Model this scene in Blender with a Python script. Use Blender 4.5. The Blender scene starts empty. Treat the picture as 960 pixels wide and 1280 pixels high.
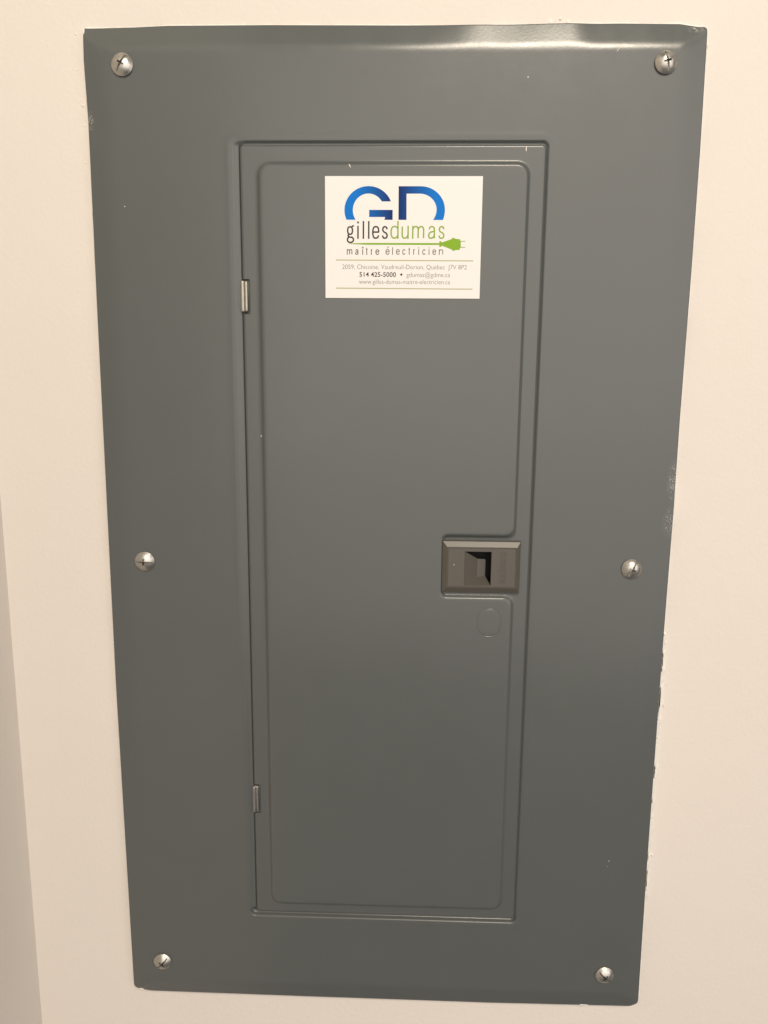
import bpy, bmesh, math, random
from mathutils import Vector, noise, Euler

random.seed(7)
scene = bpy.context.scene
COL = scene.collection
MM = 0.001
PZ = 1.40                                    # height of the middle of the panel above the floor

# ------------------------------------------------------------------ camera
cam_d = bpy.data.cameras.new('camera')
cam = bpy.data.objects.new('camera', cam_d)
COL.objects.link(cam)
cam.location = (0.01377, -0.5195, PZ + 0.12925)
cam.rotation_euler = (1.39595, -0.00839, 0.03274)
cam_d.sensor_fit = 'VERTICAL'
cam_d.sensor_height = 36.0
cam_d.lens = 36.0 * 961.0 / 1280.0
cam_d.clip_start = 0.02
cam_d.clip_end = 50.0
scene.camera = cam

# ------------------------------------------------------------------ light
world = bpy.data.worlds.new('World')
scene.world = world
world.use_nodes = True
bg = world.node_tree.nodes['Background']
bg.inputs['Color'].default_value = (1.0, 0.90, 0.85, 1)
bg.inputs['Strength'].default_value = 0.16


def area_lamp(name, loc, target, power, size, color, shape='DISK', size_y=None):
    d = bpy.data.lights.new(name, 'AREA')
    d.energy = power
    d.shape = shape
    d.size = size
    if size_y:
        d.size_y = size_y
    d.color = color
    o = bpy.data.objects.new(name, d)
    COL.objects.link(o)
    o.location = loc
    o.rotation_euler = (Vector(target) - Vector(loc)).to_track_quat('-Z', 'Y').to_euler()
    return o


area_lamp('ceiling_lamp', (0.40, -1.80, PZ + 1.63), (0, 0, PZ), 35.0, 0.62, (1.0, 0.88, 0.71), 'RECTANGLE', 0.26)
area_lamp('room_fill', (0.80, -2.6, PZ + 0.85), (0, 0.0, PZ + 0.3), 25.0, 4.8, (1.0, 0.905, 0.80), 'RECTANGLE', 2.1)  # added soft fill standing in for the bright room behind the camera
area_lamp('room_fill', (1.10, -3.0, PZ + 0.20), (0, 0.0, PZ), 57.0, 5.6, (1.0, 0.895, 0.835), 'RECTANGLE', 2.9)  # second added fill, reaching lower to soften the reflected edge of the first

scene.view_settings.view_transform = 'Standard'
scene.view_settings.look = 'None'
scene.view_settings.gamma = 1.0
scene.view_settings.use_curve_mapping = False
scene.view_settings.exposure = 0.0


# ------------------------------------------------------------------ helpers
def obj(name, me, mat, parent=None, loc=(0, 0, 0)):
    o = bpy.data.objects.new(name, me)
    COL.objects.link(o)
    if mat is not None and not me.materials:
        me.materials.append(mat)
    o.location = loc
    if parent:
        o.parent = parent
    return o


def from_py(name, verts, faces, smooth=False):
    me = bpy.data.meshes.new(name)
    me.from_pydata([tuple(v) for v in verts], [], faces)
    me.update()
    if smooth:
        me.polygons.foreach_set('use_smooth', [True] * len(me.polygons))
    return me


def sstep(a, b, t):
    t = (t - a) / (b - a)
    t = 0.0 if t < 0 else 1.0 if t > 1 else t
    return t * t * (3 - 2 * t)


def lerp_table(tab, t):
    if t <= tab[0][0]:
        return tab[0][1]
    for (a, va), (b, vb) in zip(tab, tab[1:]):
        if t <= b:
            return va + (vb - va) * (t - a) / (b - a)
    return tab[-1][1]


def grid_lines(lo, hi, feats, cap=9.0, grow=0.28):
    """Positions from lo to hi (mm), dense near feats = (centre, half width, step)."""
    out = [lo]
    t = lo
    while t < hi:
        st = cap
        for c, w, f in feats:
            st = min(st, f + max(0.0, abs(t - c) - w) * grow)
        t += st
        out.append(t)
    k = (hi - lo) / (out[-1] - lo)
    return [lo + (v - lo) * k for v in out]


def sd_box(x, z, x0, x1, z0, z1, r):
    """signed distance to a rounded rectangle, negative inside"""
    cx, cz = (x0 + x1) / 2, (z0 + z1) / 2
    qx = abs(x - cx) - (x1 - x0) / 2 + r
    qz = abs(z - cz) - (z1 - z0) / 2 + r
    return math.hypot(max(qx, 0), max(qz, 0)) + min(max(qx, qz), 0) - r


def smax(a, b, k):
    h = max(k - abs(a - b), 0) / k
    return max(a, b) + h * h * k * 0.25


def noise3(x, y, s):
    return noise.noise(Vector((x * s, y * s, 3.7)))


# ------------------------------------------------------------------ materials
def new_mat(name):
    m = bpy.data.materials.new(name)
    m.use_nodes = True
    nt = m.node_tree
    return m, nt, nt.nodes['Principled BSDF']


def nd(nt, typ, **kw):
    n = nt.nodes.new(typ)
    for k, v in kw.items():
        if k in n.inputs:
            n.inputs[k].default_value = v
        else:
            setattr(n, k, v)
    return n


def add_bump(nt, b, scale, strength, distance, detail=2.0, prev=None):
    tc = nd(nt, 'ShaderNodeTexCoord')
    n = nd(nt, 'ShaderNodeTexNoise', Scale=scale, Detail=detail)
    nt.links.new(tc.outputs['Object'], n.inputs['Vector'])
    bp = nd(nt, 'ShaderNodeBump', Strength=strength, Distance=distance)
    nt.links.new(n.outputs['Fac'], bp.inputs['Height'])
    if prev:
        nt.links.new(prev.outputs['Normal'], bp.inputs['Normal'])
    nt.links.new(bp.outputs['Normal'], b.inputs['Normal'])
    return bp


def rough_noise(nt, b, lo, hi, scale):
    tc = nd(nt, 'ShaderNodeTexCoord')
    n = nd(nt, 'ShaderNodeTexNoise', Scale=scale, Detail=5.0, Roughness=0.6)
    nt.links.new(tc.outputs['Object'], n.inputs['Vector'])
    mr = nd(nt, 'ShaderNodeMapRange')
    mr.inputs[1].default_value = 0.3
    mr.inputs[2].default_value = 0.7
    mr.inputs[3].default_value = lo
    mr.inputs[4].default_value = hi
    nt.links.new(n.outputs['Fac'], mr.inputs[0])
    nt.links.new(mr.outputs[0], b.inputs['Roughness'])


def wall_material(name, color):
    m, nt, b = new_mat(name)
    tc = nd(nt, 'ShaderNodeTexCoord')
    n = nd(nt, 'ShaderNodeTexNoise', Scale=9.0, Detail=6.0, Roughness=0.6)
    nt.links.new(tc.outputs['Object'], n.inputs['Vector'])
    mix = nd(nt, 'ShaderNodeMix', data_type='RGBA')
    mix.inputs[6].default_value = (color[0] * 0.975, color[1] * 0.97, color[2] * 0.96, 1)
    mix.inputs[7].default_value = (*color, 1)
    nt.links.new(n.outputs['Fac'], mix.inputs[0])
    nt.links.new(mix.outputs[2], b.inputs['Base Color'])
    b.inputs['Roughness'].default_value = 0.62
    b.inputs['Specular IOR Level'].default_value = 0.3
    p = add_bump(nt, b, 330.0, 0.34, 0.0006, 3.0)
    add_bump(nt, b, 38.0, 0.22, 0.0016, 3.0, p)
    return m


def grey_paint(name, smear=False):
    m, nt, b = new_mat(name)
    base = (0.0855, 0.0955, 0.0950)
    tc = nd(nt, 'ShaderNodeTexCoord')
    n = nd(nt, 'ShaderNodeTexNoise', Scale=14.0, Detail=6.0, Roughness=0.65)
    nt.links.new(tc.outputs['Object'], n.inputs['Vector'])
    mix = nd(nt, 'ShaderNodeMix', data_type='RGBA')
    mix.inputs[6].default_value = (base[0] * 0.94, base[1] * 0.94, base[2] * 0.93, 1)
    mix.inputs[7].default_value = (base[0] * 1.05, base[1] * 1.05, base[2] * 1.05, 1)
    nt.links.new(n.outputs['Fac'], mix.inputs[0])
    last = mix.outputs[2]
    # tiny dust specks and nicks in the paint
    v = nd(nt, 'ShaderNodeTexVoronoi', Scale=28.0)
    nt.links.new(tc.outputs['Object'], v.inputs['Vector'])
    n2 = nd(nt, 'ShaderNodeTexNoise', Scale=21.0, Detail=1.0)
    nt.links.new(tc.outputs['Object'], n2.inputs['Vector'])
    r1 = nd(nt, 'ShaderNodeMapRange')
    r1.inputs[1].default_value = 0.016
    r1.inputs[2].default_value = 0.008
    nt.links.new(v.outputs['Distance'], r1.inputs[0])
    r2 = nd(nt, 'ShaderNodeMapRange')
    r2.inputs[1].default_value = 0.58
    r2.inputs[2].default_value = 0.70
    nt.links.new(n2.outputs['Fac'], r2.inputs[0])
    mu = nd(nt, 'ShaderNodeMath', operation='MULTIPLY')
    nt.links.new(r1.outputs[0], mu.inputs[0])
    nt.links.new(r2.outputs[0], mu.inputs[1])
    mx = nd(nt, 'ShaderNodeMix', data_type='RGBA')
    mx.inputs[7].default_value = (0.30, 0.29, 0.27, 1)
    nt.links.new(mu.outputs[0], mx.inputs[0])
    nt.links.new(last, mx.inputs[6])
    last = mx.outputs[2]
    if smear:
        # dry white wall paint dragged over the right edge of the cover, and a touch at the left top
        sep = nd(nt, 'ShaderNodeSeparateXYZ')
        nt.links.new(tc.outputs['Object'], sep.inputs[0])
        fine = nd(nt, 'ShaderNodeTexNoise', Scale=900.0, Detail=3.0, Roughness=0.7)
        nt.links.new(tc.outputs['Object'], fine.inputs['Vector'])
        th = nd(nt, 'ShaderNodeMapRange')
        th.inputs[1].default_value = 0.50
        th.inputs[2].default_value = 0.68
        nt.links.new(fine.outputs['Fac'], th.inputs[0])
        for (cx, cz, rx, rz, amt) in ((0.1905, 0.062, 0.0052, 0.016, 0.75), (0.1895, 0.034, 0.0055, 0.012, 0.55),
                                      (-0.1895, 0.286, 0.0028, 0.007, 0.8), (0.184, 0.3375, 0.006, 0.0025, 1.0)):
            dx = nd(nt, 'ShaderNodeMath', operation='SUBTRACT')
            nt.links.new(sep.outputs['X'], dx.inputs[0])
            dx.inputs[1].default_value = cx
            dz = nd(nt, 'ShaderNodeMath', operation='SUBTRACT')
            nt.links.new(sep.outputs['Z'], dz.inputs[0])
            dz.inputs[1].default_value = cz
            comb = nd(nt, 'ShaderNodeCombineXYZ')
            for src, k, r in ((dx, 0, rx), (dz, 1, rz)):
                q = nd(nt, 'ShaderNodeMath', operation='DIVIDE')
                nt.links.new(src.outputs[0], q.inputs[0])
                q.inputs[1].default_value = r
                nt.links.new(q.outputs[0], comb.inputs[k])
            ln = nd(nt, 'ShaderNodeVectorMath', operation='LENGTH')
            nt.links.new(comb.outputs[0], ln.inputs[0])
            fall = nd(nt, 'ShaderNodeMapRange')
            fall.inputs[1].default_value = 1.0
            fall.inputs[2].default_value = 0.2
            fall.inputs[4].default_value = amt
            nt.links.new(ln.outputs['Value'], fall.inputs[0])
            mm = nd(nt, 'ShaderNodeMath', operation='MULTIPLY')
            nt.links.new(fall.outputs[0], mm.inputs[0])
            nt.links.new(th.outputs[0], mm.inputs[1])
            ms = nd(nt, 'ShaderNodeMix', data_type='RGBA')
            ms.inputs[7].default_value = (0.55, 0.53, 0.49, 1)
            nt.links.new(mm.outputs[0], ms.inputs[0])
            nt.links.new(last, ms.inputs[6])
            last = ms.outputs[2]
    nt.links.new(last, b.inputs['Base Color'])
    b.inputs['Specular IOR Level'].default_value = 0.2
    rough_noise(nt, b, 0.50, 0.58, 7.0)
    b.inputs['Coat Weight'].default_value = 1.0
    cn = nd(nt, 'ShaderNodeTexNoise', Scale=60.0, Detail=6.0, Roughness=0.7)
    nt.links.new(tc.outputs['Object'], cn.inputs['Vector'])
    cr = nd(nt, 'ShaderNodeMapRange')
    cr.inputs[1].default_value = 0.35
    cr.inputs[2].default_value = 0.70
    cr.inputs[3].default_value = 0.20
    cr.inputs[4].default_value = 0.27
    nt.links.new(cn.outputs['Fac'], cr.inputs[0])
    nt.links.new(cr.outputs[0], b.inputs['Coat Roughness'])
    p = add_bump(nt, b, 620.0, 0.09, 0.0002, 1.0)
    nt.links.new(p.outputs['Normal'], b.inputs['Coat Normal'])
    return m


def plain(name, color, rough=0.5, spec=0.4, metal=0.0):
    m, nt, b = new_mat(name)
    b.inputs['Base Color'].default_value = (*color, 1)
    b.inputs['Roughness'].default_value = rough
    b.inputs['Specular IOR Level'].default_value = spec
    b.inputs['Metallic'].default_value = metal
    return m


def steel(name, color, r0, r1):
    m, nt, b = new_mat(name)
    b.inputs['Metallic'].default_value = 1.0
    tc = nd(nt, 'ShaderNodeTexCoord')
    n = nd(nt, 'ShaderNodeTexNoise', Scale=420.0, Detail=4.0, Roughness=0.7)
    nt.links.new(tc.outputs['Object'], n.inputs['Vector'])
    mix = nd(nt, 'ShaderNodeMix', data_type='RGBA')
    mix.inputs[6].default_value = (color[0] * 0.72, color[1] * 0.70, color[2] * 0.66, 1)
    mix.inputs[7].default_value = (*color, 1)
    nt.links.new(n.outputs['Fac'], mix.inputs[0])
    nt.links.new(mix.outputs[2], b.inputs['Base Color'])
    rough_noise(nt, b, r0, r1, 500.0)
    add_bump(nt, b, 900.0, 0.12, 0.0002, 2.0)
    return m


def logo_blue():
    """printed blue that runs from deep navy in the middle of the logo to bright blue at its ends"""
    m, nt, b = new_mat('logo_blue_ink')
    tc = nd(nt, 'ShaderNodeTexCoord')
    sep = nd(nt, 'ShaderNodeSeparateXYZ')
    nt.links.new(tc.outputs['Object'], sep.inputs[0])
    su = nd(nt, 'ShaderNodeMath', operation='SUBTRACT')
    su.inputs[1].default_value = 0.0445
    nt.links.new(sep.outputs['X'], su.inputs[0])
    ab = nd(nt, 'ShaderNodeMath', operation='ABSOLUTE')
    nt.links.new(su.outputs[0], ab.inputs[0])
    mr = nd(nt, 'ShaderNodeMapRange')
    mr.inputs[1].default_value = 0.001
    mr.inputs[2].default_value = 0.025
    nt.links.new(ab.outputs[0], mr.inputs[0])
    mix = nd(nt, 'ShaderNodeMix', data_type='RGBA')
    mix.inputs[6].default_value = (0.003, 0.015, 0.115, 1)
    mix.inputs[7].default_value = (0.001, 0.165, 0.58, 1)
    nt.links.new(mr.outputs[0], mix.inputs[0])
    nt.links.new(mix.outputs[2], b.inputs['Base Color'])
    b.inputs['Roughness'].default_value = 0.5
    b.inputs['Specular IOR Level'].default_value = 0.15
    return m


M_WALL = wall_material('cream_wall_paint', (0.712, 0.676, 0.632))
M_BEAD = wall_material('dried_wall_paint', (0.80, 0.785, 0.745))
M_COVER = grey_paint('grey_enamel_cover', True)
M_DOOR = grey_paint('grey_enamel_door')
M_SCREW = steel('zinc_screw_steel', (0.62, 0.615, 0.585), 0.26, 0.44)
M_HINGE = steel('worn_hinge_steel', (0.52, 0.51, 0.46), 0.45, 0.6)
M_HINGE_G = steel('half_painted_hinge_steel', (0.42, 0.43, 0.42), 0.35, 0.5)
M_LATCH = plain('taupe_latch_plastic', (0.088, 0.082, 0.070), 0.36, 0.5)
M_PAPER = plain('white_label_vinyl', (0.765, 0.762, 0.748), 0.45, 0.3)
M_BLUE = logo_blue()
M_BLACK = plain('black_ink', (0.030, 0.026, 0.026), 0.5, 0.3)
M_DGREY = plain('dark_grey_ink', (0.075, 0.068, 0.066), 0.5, 0.3)
M_MGREY = plain('mid_grey_ink', (0.13, 0.12, 0.115), 0.5, 0.3)
M_LGREY = plain('light_grey_ink', (0.12, 0.11, 0.10), 0.5, 0.3)
M_GREEN = plain('green_ink', (0.20, 0.38, 0.012), 0.5, 0.3)
M_LEAF = plain('leaf_green_ink', (0.22, 0.36, 0.035), 0.5, 0.3)
M_OLIVE = plain('olive_ink', (0.36, 0.36, 0.17), 0.5, 0.3)
M_CHIP = plain('white_paint_chip', (0.74, 0.71, 0.65), 0.6, 0.3)

# ------------------------------------------------------------------ walls
wx0, wx1 = -0.2695, 1.5
def wall_mesh():
    v = [(wx0, 0, 0), (wx1, 0, 0), (wx1, 0, 2.5), (wx0, 0, 2.5),
         (wx0, 0.12, 0), (wx1, 0.12, 0), (wx1, 0.12, 2.5), (wx0, 0.12, 2.5)]
    f = [(0, 1, 2, 3), (5, 4, 7, 6), (1, 5, 6, 2), (4, 0, 3, 7), (3, 2, 6, 7), (4, 5, 1, 0)]
    return from_py('wall', v, f)


wall = obj('wall', wall_mesh(), M_WALL)
wall['kind'] = 'structure'
wall['label'] = 'cream painted wall behind the grey electrical panel'


def side_mesh():
    x0, x1 = wx0 - 0.12, wx0
    y0, y1 = -0.9, 0.12
    # a slightly soft plaster corner: the last few mm curve into the wall
    v = [(x0, y0, 0), (x1, y0, 0), (x1, y1, 0), (x0, y1, 0), (x0, y0, 2.5), (x1, y0, 2.5), (x1, y1, 2.5), (x0, y1, 2.5)]
    f = [(3, 2, 1, 0), (4, 5, 6, 7), (0, 1, 5, 4), (1, 2, 6, 5), (2, 3, 7, 6), (3, 0, 4, 7)]
    return from_py('side_wall', v, f)


side = obj('side_wall', side_mesh(), M_WALL)
side['kind'] = 'structure'
side['label'] = 'narrow strip of cream side wall meeting the main wall in a corner'

# ------------------------------------------------------------------ electrical panel
panel = bpy.data.objects.new('electrical_panel', None)
COL.objects.link(panel)
panel.location = (0, 0, PZ)
panel.empty_display_size = 0.1
panel['label'] = 'tall grey metal electrical panel with a closed hinged door, screwed flush onto the cream wall'
panel['category'] = 'electrical panel'

HX, HZ = 192.4, 340.4
TOP = [(-192, 339.9), (-159, 340.5), (-140, 341.3), (-74, 341.4), (34, 340.5), (69, 340.3), (83, 340.6), (103, 341.0),
       (139, 341.2), (175, 340.7), (186, 339.2), (192, 338.9)]
LEFT = [(-340, -192.0), (-93, -193.2), (1, -192.8), (165, -192.0), (287, -191.0), (322, -191.8), (340, -191.2)]
RIGHT = [(-340, 193.0), (-222, 192.0), (-50, 191.6), (7, 191.8), (41, 192.0), (102, 191.6), (200, 191.9), (270, 191.7), (340, 190.7)]
BOTTOM = [(-192, -340.2), (-60, -340.8), (80, -341.0), (192, -339.8)]
CORNERS = {(-1, 1): (1.2, 1.2), (1, 1): (2.0, 2.0), (-1, -1): (15.0, 6.5), (1, -1): (7.0, 7.0)}
OPEN = (-99.3, 98.0, -269.0, 273.6, 3.6)     # the opening of the cover, mm
DOOR = (-95.3, 97.0, -266.5, 271.9)
H_PLATE = 8.0


def wobble(x, z):
    return 1.6 * noise3(x, z, 0.006) * 0.12 + 0.05 * noise3(x + 91, z - 40, 0.02)


def warp(x, z):
    """the true outline of the cover: bowed edges and rounded lower corners"""
    sx, sz = (1 if x > 0 else -1), (1 if z > 0 else -1)
    rx, rz = CORNERS[(sx, sz)]
    u, v = (abs(x) - (HX - rx)) / rx, (abs(z) - (HZ - rz)) / rz
    if u > 0 and v > 0:
        k = max(u, v) / math.hypot(u, v)
        x = sx * (HX - rx + u * k * rx)
        z = sz * (HZ - rz + v * k * rz)
    ex = (lerp_table(RIGHT, z) - HX) if x > 0 else (lerp_table(LEFT, z) + HX)
    ez = (lerp_table(TOP, x) - HZ) if z > 0 else (lerp_table(BOTTOM, x) + HZ)
    wxx = sstep(HX - 30, HX, abs(x))
    wzz = sstep(HZ - 22, HZ, abs(z))
    return x + ex * wxx, z + ez * wzz


def cover_height(x, z):
    dx, dz = HX - abs(x), HZ - abs(z)
    h = H_PLATE + wobble(x, z)
    # sloping flange all round, with a softly bent crease
    wf = 13.2
    slope = 0.185 + 0.10 * sstep(-6, 6, dx - dz)
    if z > 0 and dz < dx:
        slope -= (0.105 + 0.03 * noise3(x, 0, 0.03)) * sstep(0, 60, x) * (1 - sstep(108, 127, x))
    d = -smax(-dx, -dz, 5.0)
    k = 5.5 if dx < dz else 3.2
    a = wf - d
    if a > -k:
        # quadratic bend over +-k then straight
        drop = slope * ((a + k) ** 2 / (4 * k) if a < k else a)
        h -= drop
    # opening: the lip rolls back into the recess round the door
    e = sd_box(x, z, *OPEN)
    lf = sstep(OPEN[0] + 9, OPEN[0] + 3, x)        # shallower and wider on the hinge side
    lb = sstep(OPEN[2] + 6, OPEN[2] + 2, z)
    h -= (1.7 + 1.1 * lb - 0.6 * lf * (1 - lb)) * (1 - sstep(-1.3 - 1.3 * lf * (1 - lb) + 0.3 * lb, 0.6 + 0.3 * lb, e))
    h -= 3.0 * lb * (1 - sstep(-2.1, -1.3, e))
    h -= 3.0 * lf * (1 - lb) * sstep(DOOR[0] - 0.5, DOOR[0] - 0.1, x) * (1 - sstep(-5, -1, e))
    # cut-out behind the latch
    h -= 5.7 * (1 - sstep(-2, 2, sd_box(x, z, 46, 82, -12, 17, 2)))
    # very slight swage just outside the lip
    h += 0.10 * math.exp(-((e - 3.2) / 2.0) ** 2)
    return h


def surface_mesh(name, xs, zs, hf, wf=None, skirt=None):
    nx, nz = len(xs), len(zs)
    verts, faces = [], []
    for z in zs:
        for x in xs:
            X, Z = wf(x, z) if wf else (x, z)
            verts.append((X * MM, -hf(x, z) * MM, Z * MM))
    for j in range(nz - 1):
        for i in range(nx - 1):
            a = j * nx + i
            faces.append((a, a + 1, a + 1 + nx, a + nx))
    if skirt is not None:
        rim = [i for i in range(nx)] + [j * nx + nx - 1 for j in range(1, nz)] + \
              [(nz - 1) * nx + i for i in range(nx - 2, -1, -1)] + [j * nx for j in range(nz - 2, 0, -1)]
        base = len(verts)
        for k in rim:
            x, y, z = verts[k]
            verts.append((x, -skirt * MM, z))
        n = len(rim)
        for k in range(n):
            k2 = (k + 1) % n
            faces.append((rim[k], base + k, base + k2, rim[k2]))
    me = from_py(name, verts, faces, True)
    if skirt is not None:
        # crisp sheet edge between the face and its rim
        nf = (nx - 1) * (nz - 1)
        for p in me.polygons[nf:]:
            p.use_smooth = False
        me.update()
    return me


fx = [(-HX, 2, 0.5), (HX, 2, 0.5), (-HX + 13.2, 5, 1.0), (HX - 13.2, 5, 1.0), (OPEN[0] + 1.5, 5, 0.32), (OPEN[1], 4, 0.4), (117, 10, 1.5), (46, 3, 1.5), (82, 3, 1.5)]
fz = [(-HZ, 2, 0.5), (HZ, 2, 0.5), (-HZ + 13.2, 5, 1.0), (HZ - 13.2, 5, 0.8), (OPEN[2], 4, 0.4), (OPEN[3], 4, 0.4), (-12, 3, 1.5), (17, 3, 1.5)]
cover_me = surface_mesh('cover', grid_lines(-HX, HX, fx), grid_lines(-HZ, HZ, fz), cover_height, warp, skirt=-0.6)
cover = obj('cover', cover_me, M_COVER, panel)

# ---- door
EMB = (-83.2, 86.2, -257.6, 260.4)           # middle of the embossed step
NOTCH = (38.2, 200.0, -19.0, 23.2)
HINGES = ((-93.9, 179.4, 19.4), (-93.8, -174.6, 20.2))


def door_height(x, z):
    h = 7.7 + wobble(x + 300, z) * 0.7
    e = sd_box(x, z, DOOR[0], DOOR[1], DOOR[2], DOOR[3], 2.8)
    # rolled edge
    t = max(0.0, min(1.0, (e + 1.9) / 1.9))
    h -= 1.9 * (1 - math.sqrt(max(0.0, 1 - t * t)))
    s = sd_box(x, z, *EMB, 7.5)
    nb = sd_box(x, z, *NOTCH, 3.0)
    s = smax(s, -nb, 7.0)
    h += 1.75 * (1 - sstep(-1.5, 1.5, s)) + 0.55 * (1 - sstep(-3.1, 3.1, s))
    h -= 6.8 * (1 - sstep(-2, 2, sd_box(x, z, 46, 82, -12, 17, 2)))
    for hx, hz, hl in HINGES:
        b = sd_box(x, z, hx - 2.6, hx + 3.4, hz - hl / 2 - 1.2, hz + hl / 2 + 0.9, 0.8)
        h -= 3.4 * (1 - sstep(-0.35, 0.25, b))
    return h


dx_f = [(DOOR[0], 3, 0.35), (DOOR[1], 3, 0.35), (EMB[0], 4, 0.45), (EMB[1], 4, 0.45), (NOTCH[0], 4, 0.5), (46, 3, 1), (82, 3, 1),
        (HINGES[0][0] + 3.4, 0.8, 0.2), (HINGES[0][0] - 2.6, 0.8, 0.2)]
dz_f = [(DOOR[2], 3, 0.35), (DOOR[3], 3, 0.35), (EMB[2], 4, 0.45), (EMB[3], 4, 0.45), (NOTCH[2], 4, 0.45), (NOTCH[3], 4, 0.45), (-12, 3, 1), (17, 3, 1)]
for hx, hz, hl in HINGES:
    dz_f += [(hz - hl / 2 - 1.2, 0.8, 0.2), (hz + hl / 2 + 0.9, 0.8, 0.2)]
CORN = 2.8


def door_warp(x, z):
    cx, cz = (DOOR[0] + DOOR[1]) / 2, (DOOR[2] + DOOR[3]) / 2
    hx, hz = (DOOR[1] - DOOR[0]) / 2, (DOOR[3] - DOOR[2]) / 2
    X, Z = x - cx, z - cz
    u, v = (abs(X) - (hx - CORN)) / CORN, (abs(Z) - (hz - CORN)) / CORN
    if u > 0 and v > 0:
        k = max(u, v) / math.hypot(u, v)
        X = math.copysign(hx - CORN + u * k * CORN, X)
        Z = math.copysign(hz - CORN + v * k * CORN, Z)
    return X + cx, Z + cz


def door_h2(x, z):
    return door_height(*door_warp(x, z))


door_me = surface_mesh('door', grid_lines(DOOR[0], DOOR[1], dx_f), grid_lines(DOOR[2], DOOR[3], dz_f), door_h2, door_warp, skirt=2.0)
door = obj('door', door_me, M_DOOR, panel)


# the round knock-out blank below the latch: a scored outline with flattened sides
def knockout_mesh():
    rx, rz, cx, cz = 8.25, 9.9, 70.65, -37.0
    n = 72
    verts, faces = [], []
    prof = [(0.0, 0.12), (0.55, 0.12), (0.90, 0.13), (0.93, 0.12), (0.95, -0.3), (0.985, -0.3), (1.005, 0.15), (1.03, 0.12), (1.05, -0.3)]
    top = 7.7 + 2.3
    for r, h in prof:
        for k in range(n):
            a = 2 * math.pi * k / n
            q = (abs(math.cos(a)) ** 2.5 + abs(math.sin(a)) ** 2.5) ** (-1 / 2.5)
            x = math.cos(a) * q * rx * r
            z = math.sin(a) * q * rz * r
            X, Z = cx + x, cz + z
            verts.append((X * MM, -(top + wobble(X + 300, Z) * 0.7 + h) * MM, Z * MM))
    for j in range(len(prof) - 1):
        for k in range(n):
            k2 = (k + 1) % n
            if j == 0:
                faces.append((j * n + k, (j + 1) * n + k, (j + 1) * n + k2))
            else:
                faces.append((j * n + k, (j + 1) * n + k, (j + 1) * n + k2, j * n + k2))
    return from_py('knockout_blank', verts, faces, True)


obj('knockout_blank', knockout_mesh(), M_DOOR, door)


# ---- hinges
def hinge_mesh(length, seed):
    rnd = random.Random(seed)
    verts, faces = [], []
    # two rolled knuckle ribs, side by side, on a leaf
    def rib(cx, r, h, z0, z1):
        base = len(verts)
        n = 12
        zs = [z0, z0 + 0.25, z0 + 0.8] + [z0 + (z1 - z0) * q / 6 for q in range(1, 6)] + [z1 - 0.8, z1 - 0.25, z1]
        for q, z in enumerate(zs):
            s = 0.72 if q in (0, len(zs) - 1) else 0.93 if q in (1, len(zs) - 2) else 1.0 + rnd.uniform(-.03, .03)
            for k in range(n):
                a = math.pi * k / (n - 1)
                verts.append(((cx - math.cos(a) * r * s) * MM, -(h + math.sin(a) * r * 0.85 * s) * MM, z * MM))
        for q in range(len(zs) - 1):
            for k in range(n - 1):
                a = base + q * n + k
                faces.append((a, a + 1, a + 1 + n, a + n))
        for q, flip in ((0, True), (len(zs) - 1, False)):
            c = tuple(base + q * n + k for k in range(n))
            faces.append(c[::-1] if flip else c)
    L = length / 2
    rib(-1.05, 1.30, 7.0, -L, L)
    rib(1.25, 1.05, 6.8, -L + 0.3, L - 0.4)
    # the leaf behind the ribs
    b = len(verts)
    for y in (4.2, 7.05):
        for x, z in ((-2.25, -L + 0.1), (2.15, -L + 0.1), (2.15, L - 0.1), (-2.25, L - 0.1)):
            verts.append((x * MM, -y * MM, z * MM))
    faces += [(b + 4, b + 5, b + 6, b + 7), (b, b + 1, b + 5, b + 4), (b + 1, b + 2, b + 6, b + 5), (b + 2, b + 3, b + 7, b + 6), (b + 3, b, b + 4, b + 7)]
    return from_py('hinge', verts, faces, True)


for i, (hx, hz, hl) in enumerate(HINGES):
    o = obj('hinge', hinge_mesh(hl, 3 + i), M_HINGE if i == 0 else M_HINGE_G, panel, (hx * MM, -0.0012, hz * MM))
    o['label'] = 'upper hinge with its paint worn to bare metal' if i == 0 else 'lower hinge, darker grey and less worn'


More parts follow.
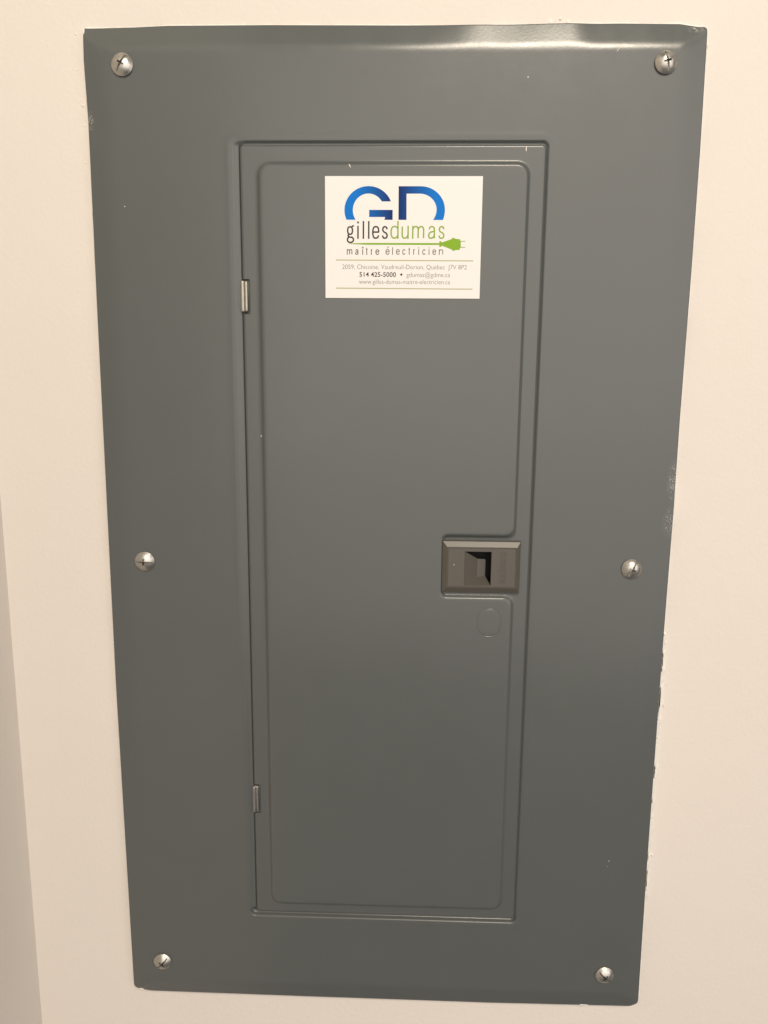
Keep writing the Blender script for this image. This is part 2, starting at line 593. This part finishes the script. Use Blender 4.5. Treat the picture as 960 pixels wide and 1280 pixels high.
# ---- latch
def latch_mesh():
    bm = bmesh.new()
    def V(x, z, h):
        return bm.verts.new((x * MM, -h * MM, z * MM))
    def ring(x0, x1, z0, z1, h):
        return [V(x0, z0, h), V(x1, z0, h), V(x1, z1, h), V(x0, z1, h)]
    def bridge(a, b):
        for k in range(4):
            bm.faces.new((a[k], a[(k + 1) % 4], b[(k + 1) % 4], b[k]))
    r0 = ring(37.6, 90.3, -15.9, 20.2, 5.2)
    r1 = ring(37.6, 90.3, -15.9, 20.2, 10.3)
    r2 = ring(38.0, 89.9, -15.4, 19.9, 10.8)
    r3 = ring(40.6, 87.9, -11.9, 16.6, 12.7)
    r4 = ring(40.9, 87.6, -11.6, 16.2, 12.8)     # rim
    r5 = ring(41.1, 87.3, -11.3, 15.9, 12.35)    # tiny groove in front of the face plate
    r6 = ring(41.4, 87.0, -11.0, 15.6, 12.35)
    r7 = ring(41.6, 86.8, -10.8, 15.4, 12.6)
    p0 = ring(52.6, 70.8, -10.2, 13.5, 12.6)     # mouth of the finger pocket
    p0b = ring(52.9, 70.5, -9.9, 13.2, 12.2)
    for a, b in ((r0, r1), (r1, r2), (r2, r3), (r3, r4), (r4, r5), (r5, r6), (r6, r7), (r7, p0), (p0, p0b)):
        bridge(a, b)
    # finger pocket: sloping left wall, small floor, and an open slot above it into the mechanism
    f0, f1, f2, f3 = V(61.8, -5.6, 6.4), V(67.4, -5.2, 5.6), V(67.4, 6.6, 5.6), V(61.8, 7.0, 6.4)
    b1, b2, b3 = V(67.4, -5.2, 1.6), V(67.4, 6.6, 1.6), V(61.8, 7.0, 1.6)
    l1, q0 = V(52.9, 13.2, 1.6), V(70.5, -9.9, 1.6)
    for face in ((p0b[0], p0b[1], f1, f0), (p0b[0], f0, f3, p0b[3]), (f0, f1, f2, f3), (f3, f2, b2, b3),
                 (p0b[3], f3, b3, l1), (f1, b1, b2, f2), (p0b[1], q0, b1, f1)):
        bm.faces.new(face)
    bmesh.ops.recalc_face_normals(bm, faces=bm.faces[:])
    me = bpy.data.meshes.new('latch')
    bm.to_mesh(me)
    bm.free()
    me.update()
    return me


latch = obj('latch', latch_mesh(), M_LATCH, panel)
latch['label'] = 'brown grey plastic slide latch with a recessed finger pocket'


def pocket_shade_mesh():
    # black blocks that put the deep shade of the finger pocket into colour
    v, f = [], []
    for x0, x1, z0, z1, h0, h1 in ((44.5, 83.5, -13.0, 17.5, 1.1, 1.5), (47.0, 82.0, 15.0, 17.3, 1.4, 6.0), (73.5, 79.0, -12.0, 15.0, 1.4, 7.0)):
        b = len(v)
        for h in (h0, h1):
            v += [(x0 * MM, -h * MM, z0 * MM), (x1 * MM, -h * MM, z0 * MM), (x1 * MM, -h * MM, z1 * MM), (x0 * MM, -h * MM, z1 * MM)]
        f += [tuple(b + i for i in q) for q in ((4, 5, 6, 7), (0, 1, 5, 4), (1, 2, 6, 5), (2, 3, 7, 6), (3, 0, 4, 7), (3, 2, 1, 0))]
    return from_py('pocket_shade', v, f)


obj('pocket_shade', pocket_shade_mesh(), plain('pocket_shade_black', (0.008, 0.008, 0.008), 0.6, 0.2), latch)


# ---- text
def text_mesh(name, body, x0, x1, z0, z1, h, offset=0.0, extrude=0.0, rot=False, ref=None):
    """Words fitted into a box given in mm. ref sets the glyphs whose height fills the box."""
    cu = bpy.data.curves.new(name, 'FONT')
    cu.body = body
    cu.size = 1.0
    cu.offset = offset
    cu.resolution_u = 3
    to = bpy.data.objects.new(name, cu)
    COL.objects.link(to)
    dg = bpy.context.evaluated_depsgraph_get()
    me = bpy.data.meshes.new_from_object(to.evaluated_get(dg))
    COL.objects.unlink(to)
    bpy.data.objects.remove(to)
    capH = 0.729 if ref is None else ref
    xsv = [v.co.x for v in me.vertices]
    mn, mx = min(xsv), max(xsv)
    for v in me.vertices:
        u = (v.co.x - mn) / (mx - mn)
        w = v.co.y / capH
        if rot:
            X = x1 - w * (x1 - x0)
            Z = z0 + u * (z1 - z0)
        else:
            X = x0 + u * (x1 - x0)
            Z = z0 + w * (z1 - z0)
        v.co = (X * MM, -h * MM, Z * MM)
    me.update()
    me.name = name
    return me


lt = text_mesh('latch_lettering', 'SQUARE D', 76.4, 80.6, -8.6, 13.6, 12.62, rot=True)
bm = bmesh.new()
bm.from_mesh(lt)
ext = bmesh.ops.extrude_face_region(bm, geom=bm.faces[:])
for v in [g for g in ext['geom'] if isinstance(g, bmesh.types.BMVert)]:
    v.co.y -= 0.0003
bmesh.ops.recalc_face_normals(bm, faces=bm.faces[:])
bm.to_mesh(lt)
bm.free()
obj('latch_lettering', lt, M_LATCH, latch)


# ---- screws: truss heads with a slot and a cross
def screw_mesh():
    R, Hh, n, rings = 6.75, 3.1, 56, 14
    bm = bmesh.new()
    prev = None
    c = None
    rows = [[]]
    sph = (R * R + Hh * Hh) / (2 * Hh)
    prof = [(R * 0.93, -1.0), (R * 0.955, 0.6), (R, 1.35)]
    for q in range(1, rings):
        a = 1 - q / rings
        r = R * (0.985 * a)
        prof.append((r, math.sqrt(sph * sph - r * r) - (sph - Hh) + 1.35 * (1 - a * 0.1)))
    for r, h in prof:
        ring = [bm.verts.new((r * math.cos(2 * math.pi * k / n), -h, r * math.sin(2 * math.pi * k / n))) for k in range(n)]
        if prev:
            for k in range(n):
                bm.faces.new((prev[k], prev[(k + 1) % n], ring[(k + 1) % n], ring[k]))
        else:
            bm.faces.new(ring[::-1])
        prev = ring
    tip = bm.verts.new((0, -(Hh + 1.35), 0))
    for k in range(n):
        bm.faces.new((prev[k], prev[(k + 1) % n], tip))
    bmesh.ops.recalc_face_normals(bm, faces=bm.faces[:])
    for f in bm.faces:
        f.smooth = True
    body = bpy.data.meshes.new('screw')
    bm.to_mesh(body)
    bm.free()

    def cutter(lx, lz, hb, ht, taper):
        b = bmesh.new()
        v = []
        for h, s in ((hb, taper), (ht, 1.0)):
            for x, z in ((-lx, -lz), (lx, -lz), (lx, lz), (-lx, lz)):
                v.append(b.verts.new((x * s, -h, z * (s if lz > 1 else 0.5 + s * .5))))
        for f in ((0, 1, 2, 3), (7, 6, 5, 4), (0, 4, 5, 1), (1, 5, 6, 2), (2, 6, 7, 3), (3, 7, 4, 0)):
            b.faces.new([v[i] for i in f])
        bmesh.ops.recalc_face_normals(b, faces=b.faces[:])
        m = bpy.data.meshes.new('cut')
        b.to_mesh(m)
        b.free()
        return bpy.data.objects.new('cut', m)
    so = bpy.data.objects.new('screw_blank', body)
    COL.objects.link(so)
    cuts = [cutter(5.9, 0.52, 1.25, 5.6, 0.9), cutter(0.7, 2.6, 0.4, 5.6, 0.5), cutter(2.6, 0.7, 0.4, 5.6, 0.5)]
    cuts[1].rotation_euler = (0, 0, 0)
    for cobj in cuts:
        COL.objects.link(cobj)
        md = so.modifiers.new('b', 'BOOLEAN')
        md.operation = 'DIFFERENCE'
        md.solver = 'EXACT'
        md.object = cobj
    dg = bpy.context.evaluated_depsgraph_get()
    me = bpy.data.meshes.new_from_object(so.evaluated_get(dg))
    for o in cuts + [so]:
        COL.objects.unlink(o)
        bpy.data.objects.remove(o)
    for v in me.vertices:
        v.co *= MM
    me.polygons.foreach_set('use_smooth', [True] * len(me.polygons))
    me.set_sharp_from_angle(angle=math.radians(28))
    me.name = 'screw'
    me.materials.clear()
    return me


screw_me = screw_mesh()
screw_me.materials.append(M_SCREW)
SCREWS = ((-166.6, 317.7, 57, 'upper left'), (166.3, 317.8, -76, ''), (-167.0, 2.1, -3, ''), (165.8, 2.2, 66, ''), (-167.7, -310.7, 46, ''), (165.6, -310.2, -40, ''))
for x, z, ang, _ in SCREWS:
    o = obj('screw', screw_me, None, panel, (x * MM, -(H_PLATE - 0.2) * MM, z * MM))
    tilt = random.uniform(-2, 2)
    o.rotation_euler = Euler((math.radians(tilt), math.radians(-ang), 0), 'XYZ')


# ---- paint chips and nicks left on the painted steel
def chip_mesh(pts):
    verts, faces = [], []
    for (x, z, lx, lz, ang, h) in pts:
        n = 9
        b = len(verts)
        ca, sa = math.cos(math.radians(ang)), math.sin(math.radians(ang))
        out = []
        for k in range(n):
            a = 2 * math.pi * k / n
            r = random.uniform(0.65, 1.1)
            px, pz = math.cos(a) * lx * r, math.sin(a) * lz * r
            out.append((x + px * ca - pz * sa, z + px * sa + pz * ca))
        for (X, Z) in out:
            verts.append((X * MM, -(h - 0.15) * MM, Z * MM))
        for (X, Z) in out:
            verts.append(((x + (X - x) * .8) * MM, -(h + 0.14) * MM, (z + (Z - z) * .8) * MM))
        faces.append(tuple(b + n + k for k in range(n))[::-1])
        for k in range(n):
            k2 = (k + 1) % n
            faces.append((b + k, b + n + k, b + n + k2, b + k2))
    return from_py('paint_chip', verts, faces, False)


for spec, par in (((-25.4, 258.6, 0.55, 1.6, 28, 9.95), door), ((84.2, 268.9, 0.45, 1.9, 2, 7.65), door), ((-84.6, 89.2, 0.35, 0.8, 0, 8.7), door),
                  ((-186.4, 287.9, 0.9, 1.4, 15, 5.6), cover), ((83.6, 310.0, 0.5, 0.5, 0, 8.0), cover), ((137.4, 325.4, 0.25, 1.9, -35, 8.0), cover),
                  ((-169.5, 234.6, 0.4, 0.4, 0, 8.0), cover), ((163.6, -216.5, 0.3, 0.55, 20, 8.0), cover), ((162.6, -221.0, 0.28, 0.35, 0, 8.0), cover), ((-183.0, -226.0, 0.5, 1.0, 0, 7.0), cover), ((45.6, 4.1, 0.5, 0.4, 0, 12.6), latch), ((89.2, 2.6, 0.45, 1.2, 0, 10.6), latch)):
    obj('paint_chip', chip_mesh([spec]), M_CHIP, par)


# ---- dried bead of wall paint along the edge of the cover (belongs to the wall)
CRACKS = []


def bead_mesh():
    pts = []
    st = 0.8
    def run(n, f):
        for k in range(n):
            pts.append(f(k / n))
    def edge_pt(x, z):
        return warp(x, z)
    n1, n2 = int(2 * HX / st), int(2 * HZ / st)
    run(n1, lambda t: (edge_pt(-HX + 2 * HX * t, -HZ), (0, -1), 'b'))
    run(n2, lambda t: (edge_pt(HX, -HZ + 2 * HZ * t), (1, 0), 'r'))
    run(n1, lambda t: (edge_pt(HX - 2 * HX * t, HZ), (0, 1), 't'))
    run(n2, lambda t: (edge_pt(-HX, HZ - 2 * HZ * t), (-1, 0), 'l'))
    m = len(pts)
    verts, faces = [], []
    NP = 7
    CRACKS.clear()
    for q in range(m):
        (x, z), _, s = pts[q]
        xa, za = pts[q - 1][0]
        xb, zb = pts[(q + 1) % m][0]
        tx, tz = xb - xa, zb - za
        L = math.hypot(tx, tz) or 1
        nx, nz = tz / L, -tx / L
        a = noise3(x, z, 0.05)
        b = noise3(x + 50, z, 0.30)
        c = noise3(x - 20, z + 70, 0.9)
        eh = cover_height(x * 0.9985, z * 0.9985) if abs(x) <= HX and abs(z) <= HZ else H_PLATE - 4.0
        eh = min(eh, 5.2)
        rough = {'b': 0.2, 'r': 0.35, 't': 0.2, 'l': 0.5}[s]
        if s == 'r' and (-255 < z < -35 or 40 < z < 108):
            rough = 1.15
        if s == 'l' and (-150 < z < 15 or z > 255):
            rough = 1.0
        if s == 'b' and (x < -165 or x > 150):
            rough = 0.75
        if s == 'b':
            b = noise3(x, z, 0.07)
            c = 0.0
        t = rough + 0.75 * a + 0.6 * b + 0.3 * c
        if t > 1.12:                       # paint dragged over the edge of the steel
            lap = min(1.5, 0.25 + 0.8 * (t - 1.12))
            hi = eh + 0.14
            prof = [(-lap - 0.3, eh - 0.35 + 0.25 * lap), (-lap, hi + 0.27 * lap), (0.35, hi - 0.1), (0.75 + 0.3 * b, hi * 0.75)]
        else:
            hi = max(0.4, min(eh - 0.3, eh * (0.35 + 0.45 * t)))
            prof = [(-0.1, -0.3), (-0.1, hi), (0.3, hi * 0.9), (0.8 + 0.3 * b, hi * 0.6)]
        w = 1.3 + 0.5 * a + 0.5 * b
        prof += [(w, prof[-1][1] * 0.45), (w + 0.9, 0.05), (w + 1.5, -0.15)]
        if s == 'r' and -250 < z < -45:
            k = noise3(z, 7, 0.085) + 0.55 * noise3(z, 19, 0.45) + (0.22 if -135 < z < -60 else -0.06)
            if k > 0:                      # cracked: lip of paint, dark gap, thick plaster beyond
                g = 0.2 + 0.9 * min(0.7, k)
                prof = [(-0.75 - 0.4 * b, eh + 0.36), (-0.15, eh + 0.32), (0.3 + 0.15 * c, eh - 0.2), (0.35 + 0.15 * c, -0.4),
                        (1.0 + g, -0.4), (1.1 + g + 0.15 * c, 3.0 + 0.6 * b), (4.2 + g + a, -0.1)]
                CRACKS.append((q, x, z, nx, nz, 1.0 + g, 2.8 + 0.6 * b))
            else:
                prof = [(-0.75 - 0.4 * b, eh + 0.36), (-0.15, eh + 0.32), (0.5 + 0.2 * c, eh - 0.2), (0.9, 3.3 + 0.5 * b), (1.4, 3.0 + 0.6 * b), (2.2, 2.0 + 0.6 * b), (4.4 + a, -0.1)]
        for off, h in prof:
            verts.append(((x + nx * off) * MM, -h * MM, (z + nz * off) * MM + PZ))
    for q in range(m):
        q2 = (q + 1) % m
        for k in range(NP - 1):
            faces.append((q * NP + k, q * NP + k + 1, q2 * NP + k + 1, q2 * NP + k))
    # loose crumbs of plaster and paint stuck to the wall beside the edge
    def crumb(x, z, r, h):
        b = len(verts)
        n = 7
        for ring, (s, hh) in enumerate(((1.0, -0.1), (0.75, h * .7), (0.3, h))):
            for k in range(n):
                a = 2 * math.pi * k / n
                rr = r * s * random.uniform(0.7, 1.2)
                verts.append(((x + math.cos(a) * rr) * MM, -hh * MM, (z + math.sin(a) * rr) * MM + PZ))
        for j in range(2):
            for k in range(n):
                k2 = (k + 1) % n
                faces.append((b + j * n + k, b + j * n + k2, b + (j + 1) * n + k2, b + (j + 1) * n + k))
        faces.append(tuple(b + 2 * n + k for k in range(n)))
    for x, z, r, h in ((97, 343.8, 2.0, .8), (103, 345.4, 1.0, .9), (108, 343.8, 1.6, .7), (-198, 338.5, .8, .5), (-199, 318, .6, .4),
                       (-196, 297, .9, .5), (-197, 300, .6, .4), (-195, 285, .7, .4), (-196.5, 263, .8, .4)):
        crumb(x, z, r, h)
    for _ in range(14):
        z = random.uniform(-245, -40)
        crumb(194.0 + random.random() ** 2 * 4.0, z, random.uniform(0.3, 0.9), random.uniform(1.2, 3.2))
    for _ in range(16):
        z = random.uniform(-110, 10)
        crumb(-194.8 - random.random() * 1.2, z, random.uniform(0.25, 0.7), random.uniform(.3, .8))
    return from_py('paint_bead', verts, faces, True)


bead = obj('paint_bead', bead_mesh(), M_BEAD, wall)
bead['label'] = 'ragged bead of dried cream paint round the panel edge'

# dark strips that paint in the shade inside the filler cracks on the right
def crack_shade():
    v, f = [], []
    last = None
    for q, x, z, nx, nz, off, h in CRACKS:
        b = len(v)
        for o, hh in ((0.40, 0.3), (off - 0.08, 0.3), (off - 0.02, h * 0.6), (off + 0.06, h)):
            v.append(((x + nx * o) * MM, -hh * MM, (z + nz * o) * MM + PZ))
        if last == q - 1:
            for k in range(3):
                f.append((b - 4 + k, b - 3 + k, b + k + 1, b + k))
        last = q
    return from_py('crack_shade', v, f, False)


obj('crack_shade', crack_shade(), plain('crack_shade_dark', (0.060, 0.052, 0.044), 0.9, 0.1), wall)

# ------------------------------------------------------------------ sticker
SX, SZ, SH = -40.9, 178.5, 10.2
sticker = None


def sticker_mesh():
    W, H, t = 98.6, 73.8, 0.32
    nx, nz = 14, 10
    verts, faces = [], []
    for j in range(nz + 1):
        for i in range(nx + 1):
            x, z = W * i / nx, H * j / nz
            lift = 0.0
            verts.append((x * MM, -t * MM, z * MM))
    for j in range(nz):
        for i in range(nx):
            a = j * (nx + 1) + i
            faces.append((a, a + 1, a + nx + 2, a + nx + 1))
    b = len(verts)
    for x, z in ((0, 0), (W, 0), (W, H), (0, H)):
        verts.append((x * MM, 0.0003, z * MM))
    bl, br, tr, tl = 0, nx, nz * (nx + 1) + nx, nz * (nx + 1)
    bot = [i for i in range(nx + 1)]
    top = [nz * (nx + 1) + i for i in range(nx + 1)]
    lef = [j * (nx + 1) for j in range(nz + 1)]
    rig = [j * (nx + 1) + nx for j in range(nz + 1)]
    faces.append(tuple([b, b + 1] + bot[::-1]))
    faces.append(tuple([b + 1, b + 2] + rig[::-1]))
    faces.append(tuple([b + 2, b + 3] + top))
    faces.append(tuple([b + 3, b] + lef))
    return from_py('sticker', verts, faces)


sticker = obj('sticker', sticker_mesh(), M_PAPER, None, (SX * MM, -(SH) * MM, PZ + SZ * MM))
sticker['label'] = 'white rectangular business sticker with blue letters and green plug on the panel door'
sticker['category'] = 'sticker'
INK = 0.36


def ribbon(verts, faces, a, b, h, close=False):
    """strip between two polylines of equal length (mm)"""
    base = len(verts)
    n = len(a)
    for p in list(a) + list(b):
        verts.append((p[0] * MM, -h * MM, p[1] * MM))
    for k in range(n - 1):
        faces.append((base + k, base + k + 1, base + n + k + 1, base + n + k))


def poly(verts, faces, pts, h):
    b = len(verts)
    for p in pts:
        verts.append((p[0] * MM, -h * MM, p[1] * MM))
    faces.append(tuple(range(b, b + len(pts))))


def arc(cx, cz, rx, rz, a0, a1, n=40):
    return [(cx + rx * math.cos(math.radians(a0 + (a1 - a0) * k / n)), cz + rz * math.sin(math.radians(a0 + (a1 - a0) * k / n))) for k in range(n + 1)]


def ink(name, verts, faces, mat):
    me = from_py(name, verts, faces)
    bm = bmesh.new()
    bm.from_mesh(me)
    for f in bm.faces:
        f.normal_update()
        if f.normal.y > 0:
            f.normal_flip()
    bm.to_mesh(me)
    bm.free()
    return obj(name, me, mat, sticker)


# G
v, f = [], []
gc = (27.35, 53.55)
cut_z = 47.8
a_out0 = math.degrees(math.asin((58.83 - gc[1]) / 14.35))
def g_outer(n=48):
    return arc(gc[0], gc[1], 15.15, 14.35, a_out0, 180 + 23.5, n)
a_in0 = math.degrees(math.asin((58.83 - gc[1]) / 9.95))
inn = arc(gc[0], gc[1], 9.85, 9.95, a_in0, 180 + 35.3, 48)
out = g_outer()
ribbon(v, f, out, inn, INK)
poly(v, f, [(27.8, 53.75), (27.8, 49.5), (37.9, 49.5), (42.6, 49.5), (42.6, 53.75)], INK)
poly(v, f, [(37.9, 49.5), (37.4, cut_z), (42.63, cut_z), (42.6, 49.5)], INK)
ink('logo_letter', v, f, M_BLUE)
# D
v, f = [], []
poly(v, f, [(46.2, 67.85), (46.3, cut_z), (51.35, cut_z), (51.2, 63.45), (51.15, 67.85)], INK)
outer = [(51.15, 67.85), (55.0, 67.85)] + arc(60.0, 53.6, 15.4, 14.25, 90, 0, 30) + arc(60.0, 53.6, 15.4, 15.5, 0, -22, 10)[1:]
inner = [(51.2, 63.45), (55.0, 63.45)] + arc(59.4, 53.9, 10.75, 9.55, 90, 0, 30) + arc(59.4, 53.9, 10.75, 10.2, 0, -36.7, 10)[1:]
ribbon(v, f, outer, inner, INK)
ink('logo_letter', v, f, M_BLUE)

GLYPH = {
    'g': [('c', [(.42, .99), (.16, .92), (.06, .66), (.16, .40), (.42, .33), (.68, .40), (.78, .66), (.68, .92), (.42, .99)]),
          ('l', [(.66, .90), (.80, .99), (1.0, 1.0)]),
          ('c', [(.26, .38), (.13, .26), (.20, .13), (.45, .08), (.78, .04), (.92, -.10), (.84, -.26), (.48, -.34), (.12, -.27), (.03, -.12), (.14, .03), (.26, .10)])],
    'i': [('l', [(.5, 0), (.5, 1)]), ('d', [(.5, 1.26)])],
    'l': [('l', [(.5, 0), (.5, 1.37)])],
    'e': [('c', [(.05, .53), (.5, .53), (.96, .53), (.96, .53), (.93, .80), (.76, .96), (.5, 1), (.22, .95), (.07, .76), (.03, .5), (.07, .22), (.24, .04), (.52, 0), (.8, .06), (.95, .25)])],
    's': [('c', [(.92, .78), (.76, .95), (.48, 1), (.20, .93), (.09, .74), (.24, .58), (.5, .50), (.78, .41), (.93, .24), (.80, .05), (.5, 0), (.20, .04), (.04, .23)])],
    'd': [('l', [(1, 0), (1, 1.37)]), ('c', [(1, .76), (.82, .95), (.52, 1), (.22, .94), (.06, .75), (.02, .5), (.06, .25), (.22, .06), (.5, 0), (.8, .06), (1, .26)])],
    'u': [('c', [(.04, 1), (.04, .65), (.04, .28), (.14, .07), (.42, 0), (.78, .07), (1, .30)]), ('l', [(1, 0), (1, 1)])],
    'm': [('l', [(0, 0), (0, 1)]), ('c', [(0, .74), (.10, .93), (.27, 1), (.44, .93), (.5, .72), (.5, .4), (.5, 0)]),
          ('c', [(.5, .74), (.60, .93), (.77, 1), (.94, .93), (1, .72), (1, .4), (1, 0)])],
    'a': [('c', [(.10, .76), (.22, .94), (.5, 1), (.80, .93), (.90, .72), (.90, .4), (.90, 0)]),
          ('c', [(.90, .59), (.6, .56), (.22, .48), (.04, .25), (.14, .05), (.40, 0), (.72, .07), (.90, .28)])],
    't': [('c', [(.42, 1.32), (.42, .8), (.42, .2), (.55, .02), (.98, .02)]), ('l', [(0, .98), (1, .98)])],
    'r': [('l', [(0, 0), (0, 1)]), ('c', [(0, .68), (.2, .90), (.55, 1), (1, .98)])],
    'c': [('c', [(.95, .76), (.80, .95), (.5, 1), (.22, .95), (.07, .76), (.03, .5), (.07, .24), (.22, .05), (.5, 0), (.80, .05), (.96, .25)])],
    'n': [('l', [(0, 0), (0, 1)]), ('c', [(0, .70), (.2, .92), (.55, 1), (.90, .92), (1, .68), (1, .4), (1, 0)])],
}
GLYPH['î'] = [('l', [(.5, 0), (.5, 1)]), ('l', [(-.1, 1.18), (.5, 1.45), (1.1, 1.18)])]
GLYPH['é'] = GLYPH['e'] + [('l', [(.40, 1.18), (.72, 1.48)])]


def catmull(p, sub=5):
    if len(p) < 3:
        return p
    q = [p[0]] + list(p) + [p[-1]]
    out = []
    for k in range(1, len(q) - 2):
        p0, p1, p2, p3 = q[k - 1], q[k], q[k + 1], q[k + 2]
        if p1 == p2:
            continue
        for s in range(sub):
            t = s / sub
            out.append(tuple(0.5 * (2 * p1[i] + (p2[i] - p0[i]) * t + (2 * p0[i] - 5 * p1[i] + 4 * p2[i] - p3[i]) * t * t +
                                    (3 * p1[i] - p0[i] - 3 * p2[i] + p3[i]) * t ** 3) for i in range(2)))
    out.append(p[-1])
    return out


def stroke(verts, faces, p, w, h):
    a, b = [], []
    n = len(p)
    for k in range(n):
        x0, z0 = p[max(0, k - 1)]
        x1, z1 = p[min(n - 1, k + 1)]
        tx, tz = x1 - x0, z1 - z0
        L = math.hypot(tx, tz) or 1
        nx, nz = -tz / L * w / 2, tx / L * w / 2
        a.append((p[k][0] + nx, p[k][1] + nz))
        b.append((p[k][0] - nx, p[k][1] - nz))
    ribbon(verts, faces, a, b, h)


def letters(name, spec, zb, xh, w, mat):
    v, f = [], []
    h = INK
    for ch, x0, x1 in spec:
        ww = w
        X0, X1 = x0 + w / 2, x1 - w / 2
        for kind, pts in GLYPH[ch]:
            h += 0.0012
            P = [(X0 + px * (X1 - X0), zb + w / 2 * (1 - 2 * min(1, max(0, pz))) * (1 if kind == 'c' else 0) + pz * xh) for px, pz in pts]
            if kind == 'd':
                x, z = P[0]
                poly(v, f, [(x - w * .6, z - w * .6), (x + w * .6, z - w * .6), (x + w * .6, z + w * .6), (x - w * .6, z + w * .6)], h)
            else:
                stroke(v, f, catmull(P) if kind == 'c' else P, ww, h)
    return ink(name, v, f, mat)


nw = 1.9
def thin(c):
    return (c - nw / 2, c + nw / 2)


letters('name_lettering', [('g', 13.5, 18.7), ('i', *thin(20.78)), ('l', *thin(24.2)), ('l', *thin(27.6)), ('e', 29.6, 34.5), ('s', 35.7, 39.95)], 36.3, 7.85, 0.95, M_BLACK)
letters('name_lettering', [('d', 41.2, 46.5), ('u', 48.2, 52.9), ('m', 55.0, 62.7), ('a', 64.9, 69.9), ('s', 71.4, 75.7)], 36.4, 7.85, 0.88, M_LEAF)
letters('trade_lettering', [('m', 13.7, 17.2), ('a', 19.0, 21.2), ('î', 23.1, 24.5), ('t', 25.75, 27.1), ('r', 29.05, 30.2), ('e', 31.9, 34.4)], 26.65, 3.35, 0.52, M_DGREY)
letters('trade_lettering', [('é', 38.3, 41.0), ('l', 42.2, 43.4), ('e', 45.0, 47.4), ('c', 48.95, 51.0), ('t', 52.7, 54.1), ('r', 55.9, 57.1), ('i', 58.75, 59.95),
                            ('c', 61.65, 63.7), ('i', 65.3, 66.5), ('e', 68.0, 70.4), ('n', 72.15, 74.8)], 26.75, 3.35, 0.50, M_MGREY)
# cord and plug
v, f = [], []
ribbon(v, f, [(14.4, 33.35), (18.5, 33.66), (26, 33.85), (72.5, 33.9)], [(14.4, 33.25), (18.5, 33.05), (26, 32.75), (72.5, 32.75)], INK)
poly(v, f, [(72.0, 31.95), (73.1, 31.5), (74.0, 32.3), (74.0, 34.3), (73.1, 35.1), (72.0, 34.7), (72.5, 33.9), (72.5, 32.75)], INK)
poly(v, f, [(74.0, 32.3), (80.4, 29.9), (80.6, 29.35), (81.3, 29.2), (82.1, 29.35), (82.4, 29.65), (85.2, 29.85), (85.5, 31.0), (85.85, 31.2), (85.85, 35.2),
            (85.5, 35.4), (85.2, 36.25), (82.3, 36.5), (82.0, 36.95), (80.2, 36.95), (80.0, 36.35), (74.0, 34.3)], INK)
ink('plug_drawing', v, f, M_GREEN)
v, f = [], []
for z in (35.0, 31.4):
    poly(v, f, [(85.86, z - .25), (88.7, z - .25), (88.7, z + .25), (85.86, z + .25)], INK)
ink('plug_prongs', v, f, M_OLIVE)
for (za, zb) in ((23.4, 23.15), (6.1, 5.85)):
    v, f = [], []
    poly(v, f, [(6.75, za - .27), (94.0, zb - .27), (94.0, zb + .27), (6.75, za + .27)], INK)
    ink('rule_line', v, f, M_OLIVE)


def small_text(name, body, x0, x1, zb, cap, mat, off=0.0):
    return obj(name, text_mesh(name, body, x0, x1, zb, zb + cap, INK, offset=off), mat, sticker)


small_text('address_lettering', '2059, Chicoine, Vaudreuil-Dorion, Québec  J7V 8P2', 10.85, 90.0, 17.9, 2.95, M_LGREY, -0.012)
small_text('phone_lettering', '514 425-5000', 21.75, 45.1, 13.2, 3.0, M_BLACK, 0.012)
small_text('email_lettering', 'gdumas@gdme.ca', 51.8, 79.5, 13.15, 2.95, M_LGREY, -0.012)
small_text('website_lettering', 'www.gilles-dumas-maitre-electricien.ca', 21.5, 79.6, 8.8, 2.95, M_LGREY, -0.012)
v, f = [], []
poly(v, f, [(48.5 + 0.72 * math.cos(k * math.pi / 6), 14.6 + 0.72 * math.sin(k * math.pi / 6)) for k in range(12)], INK)
ink('bullet_dot', v, f, M_BLACK)
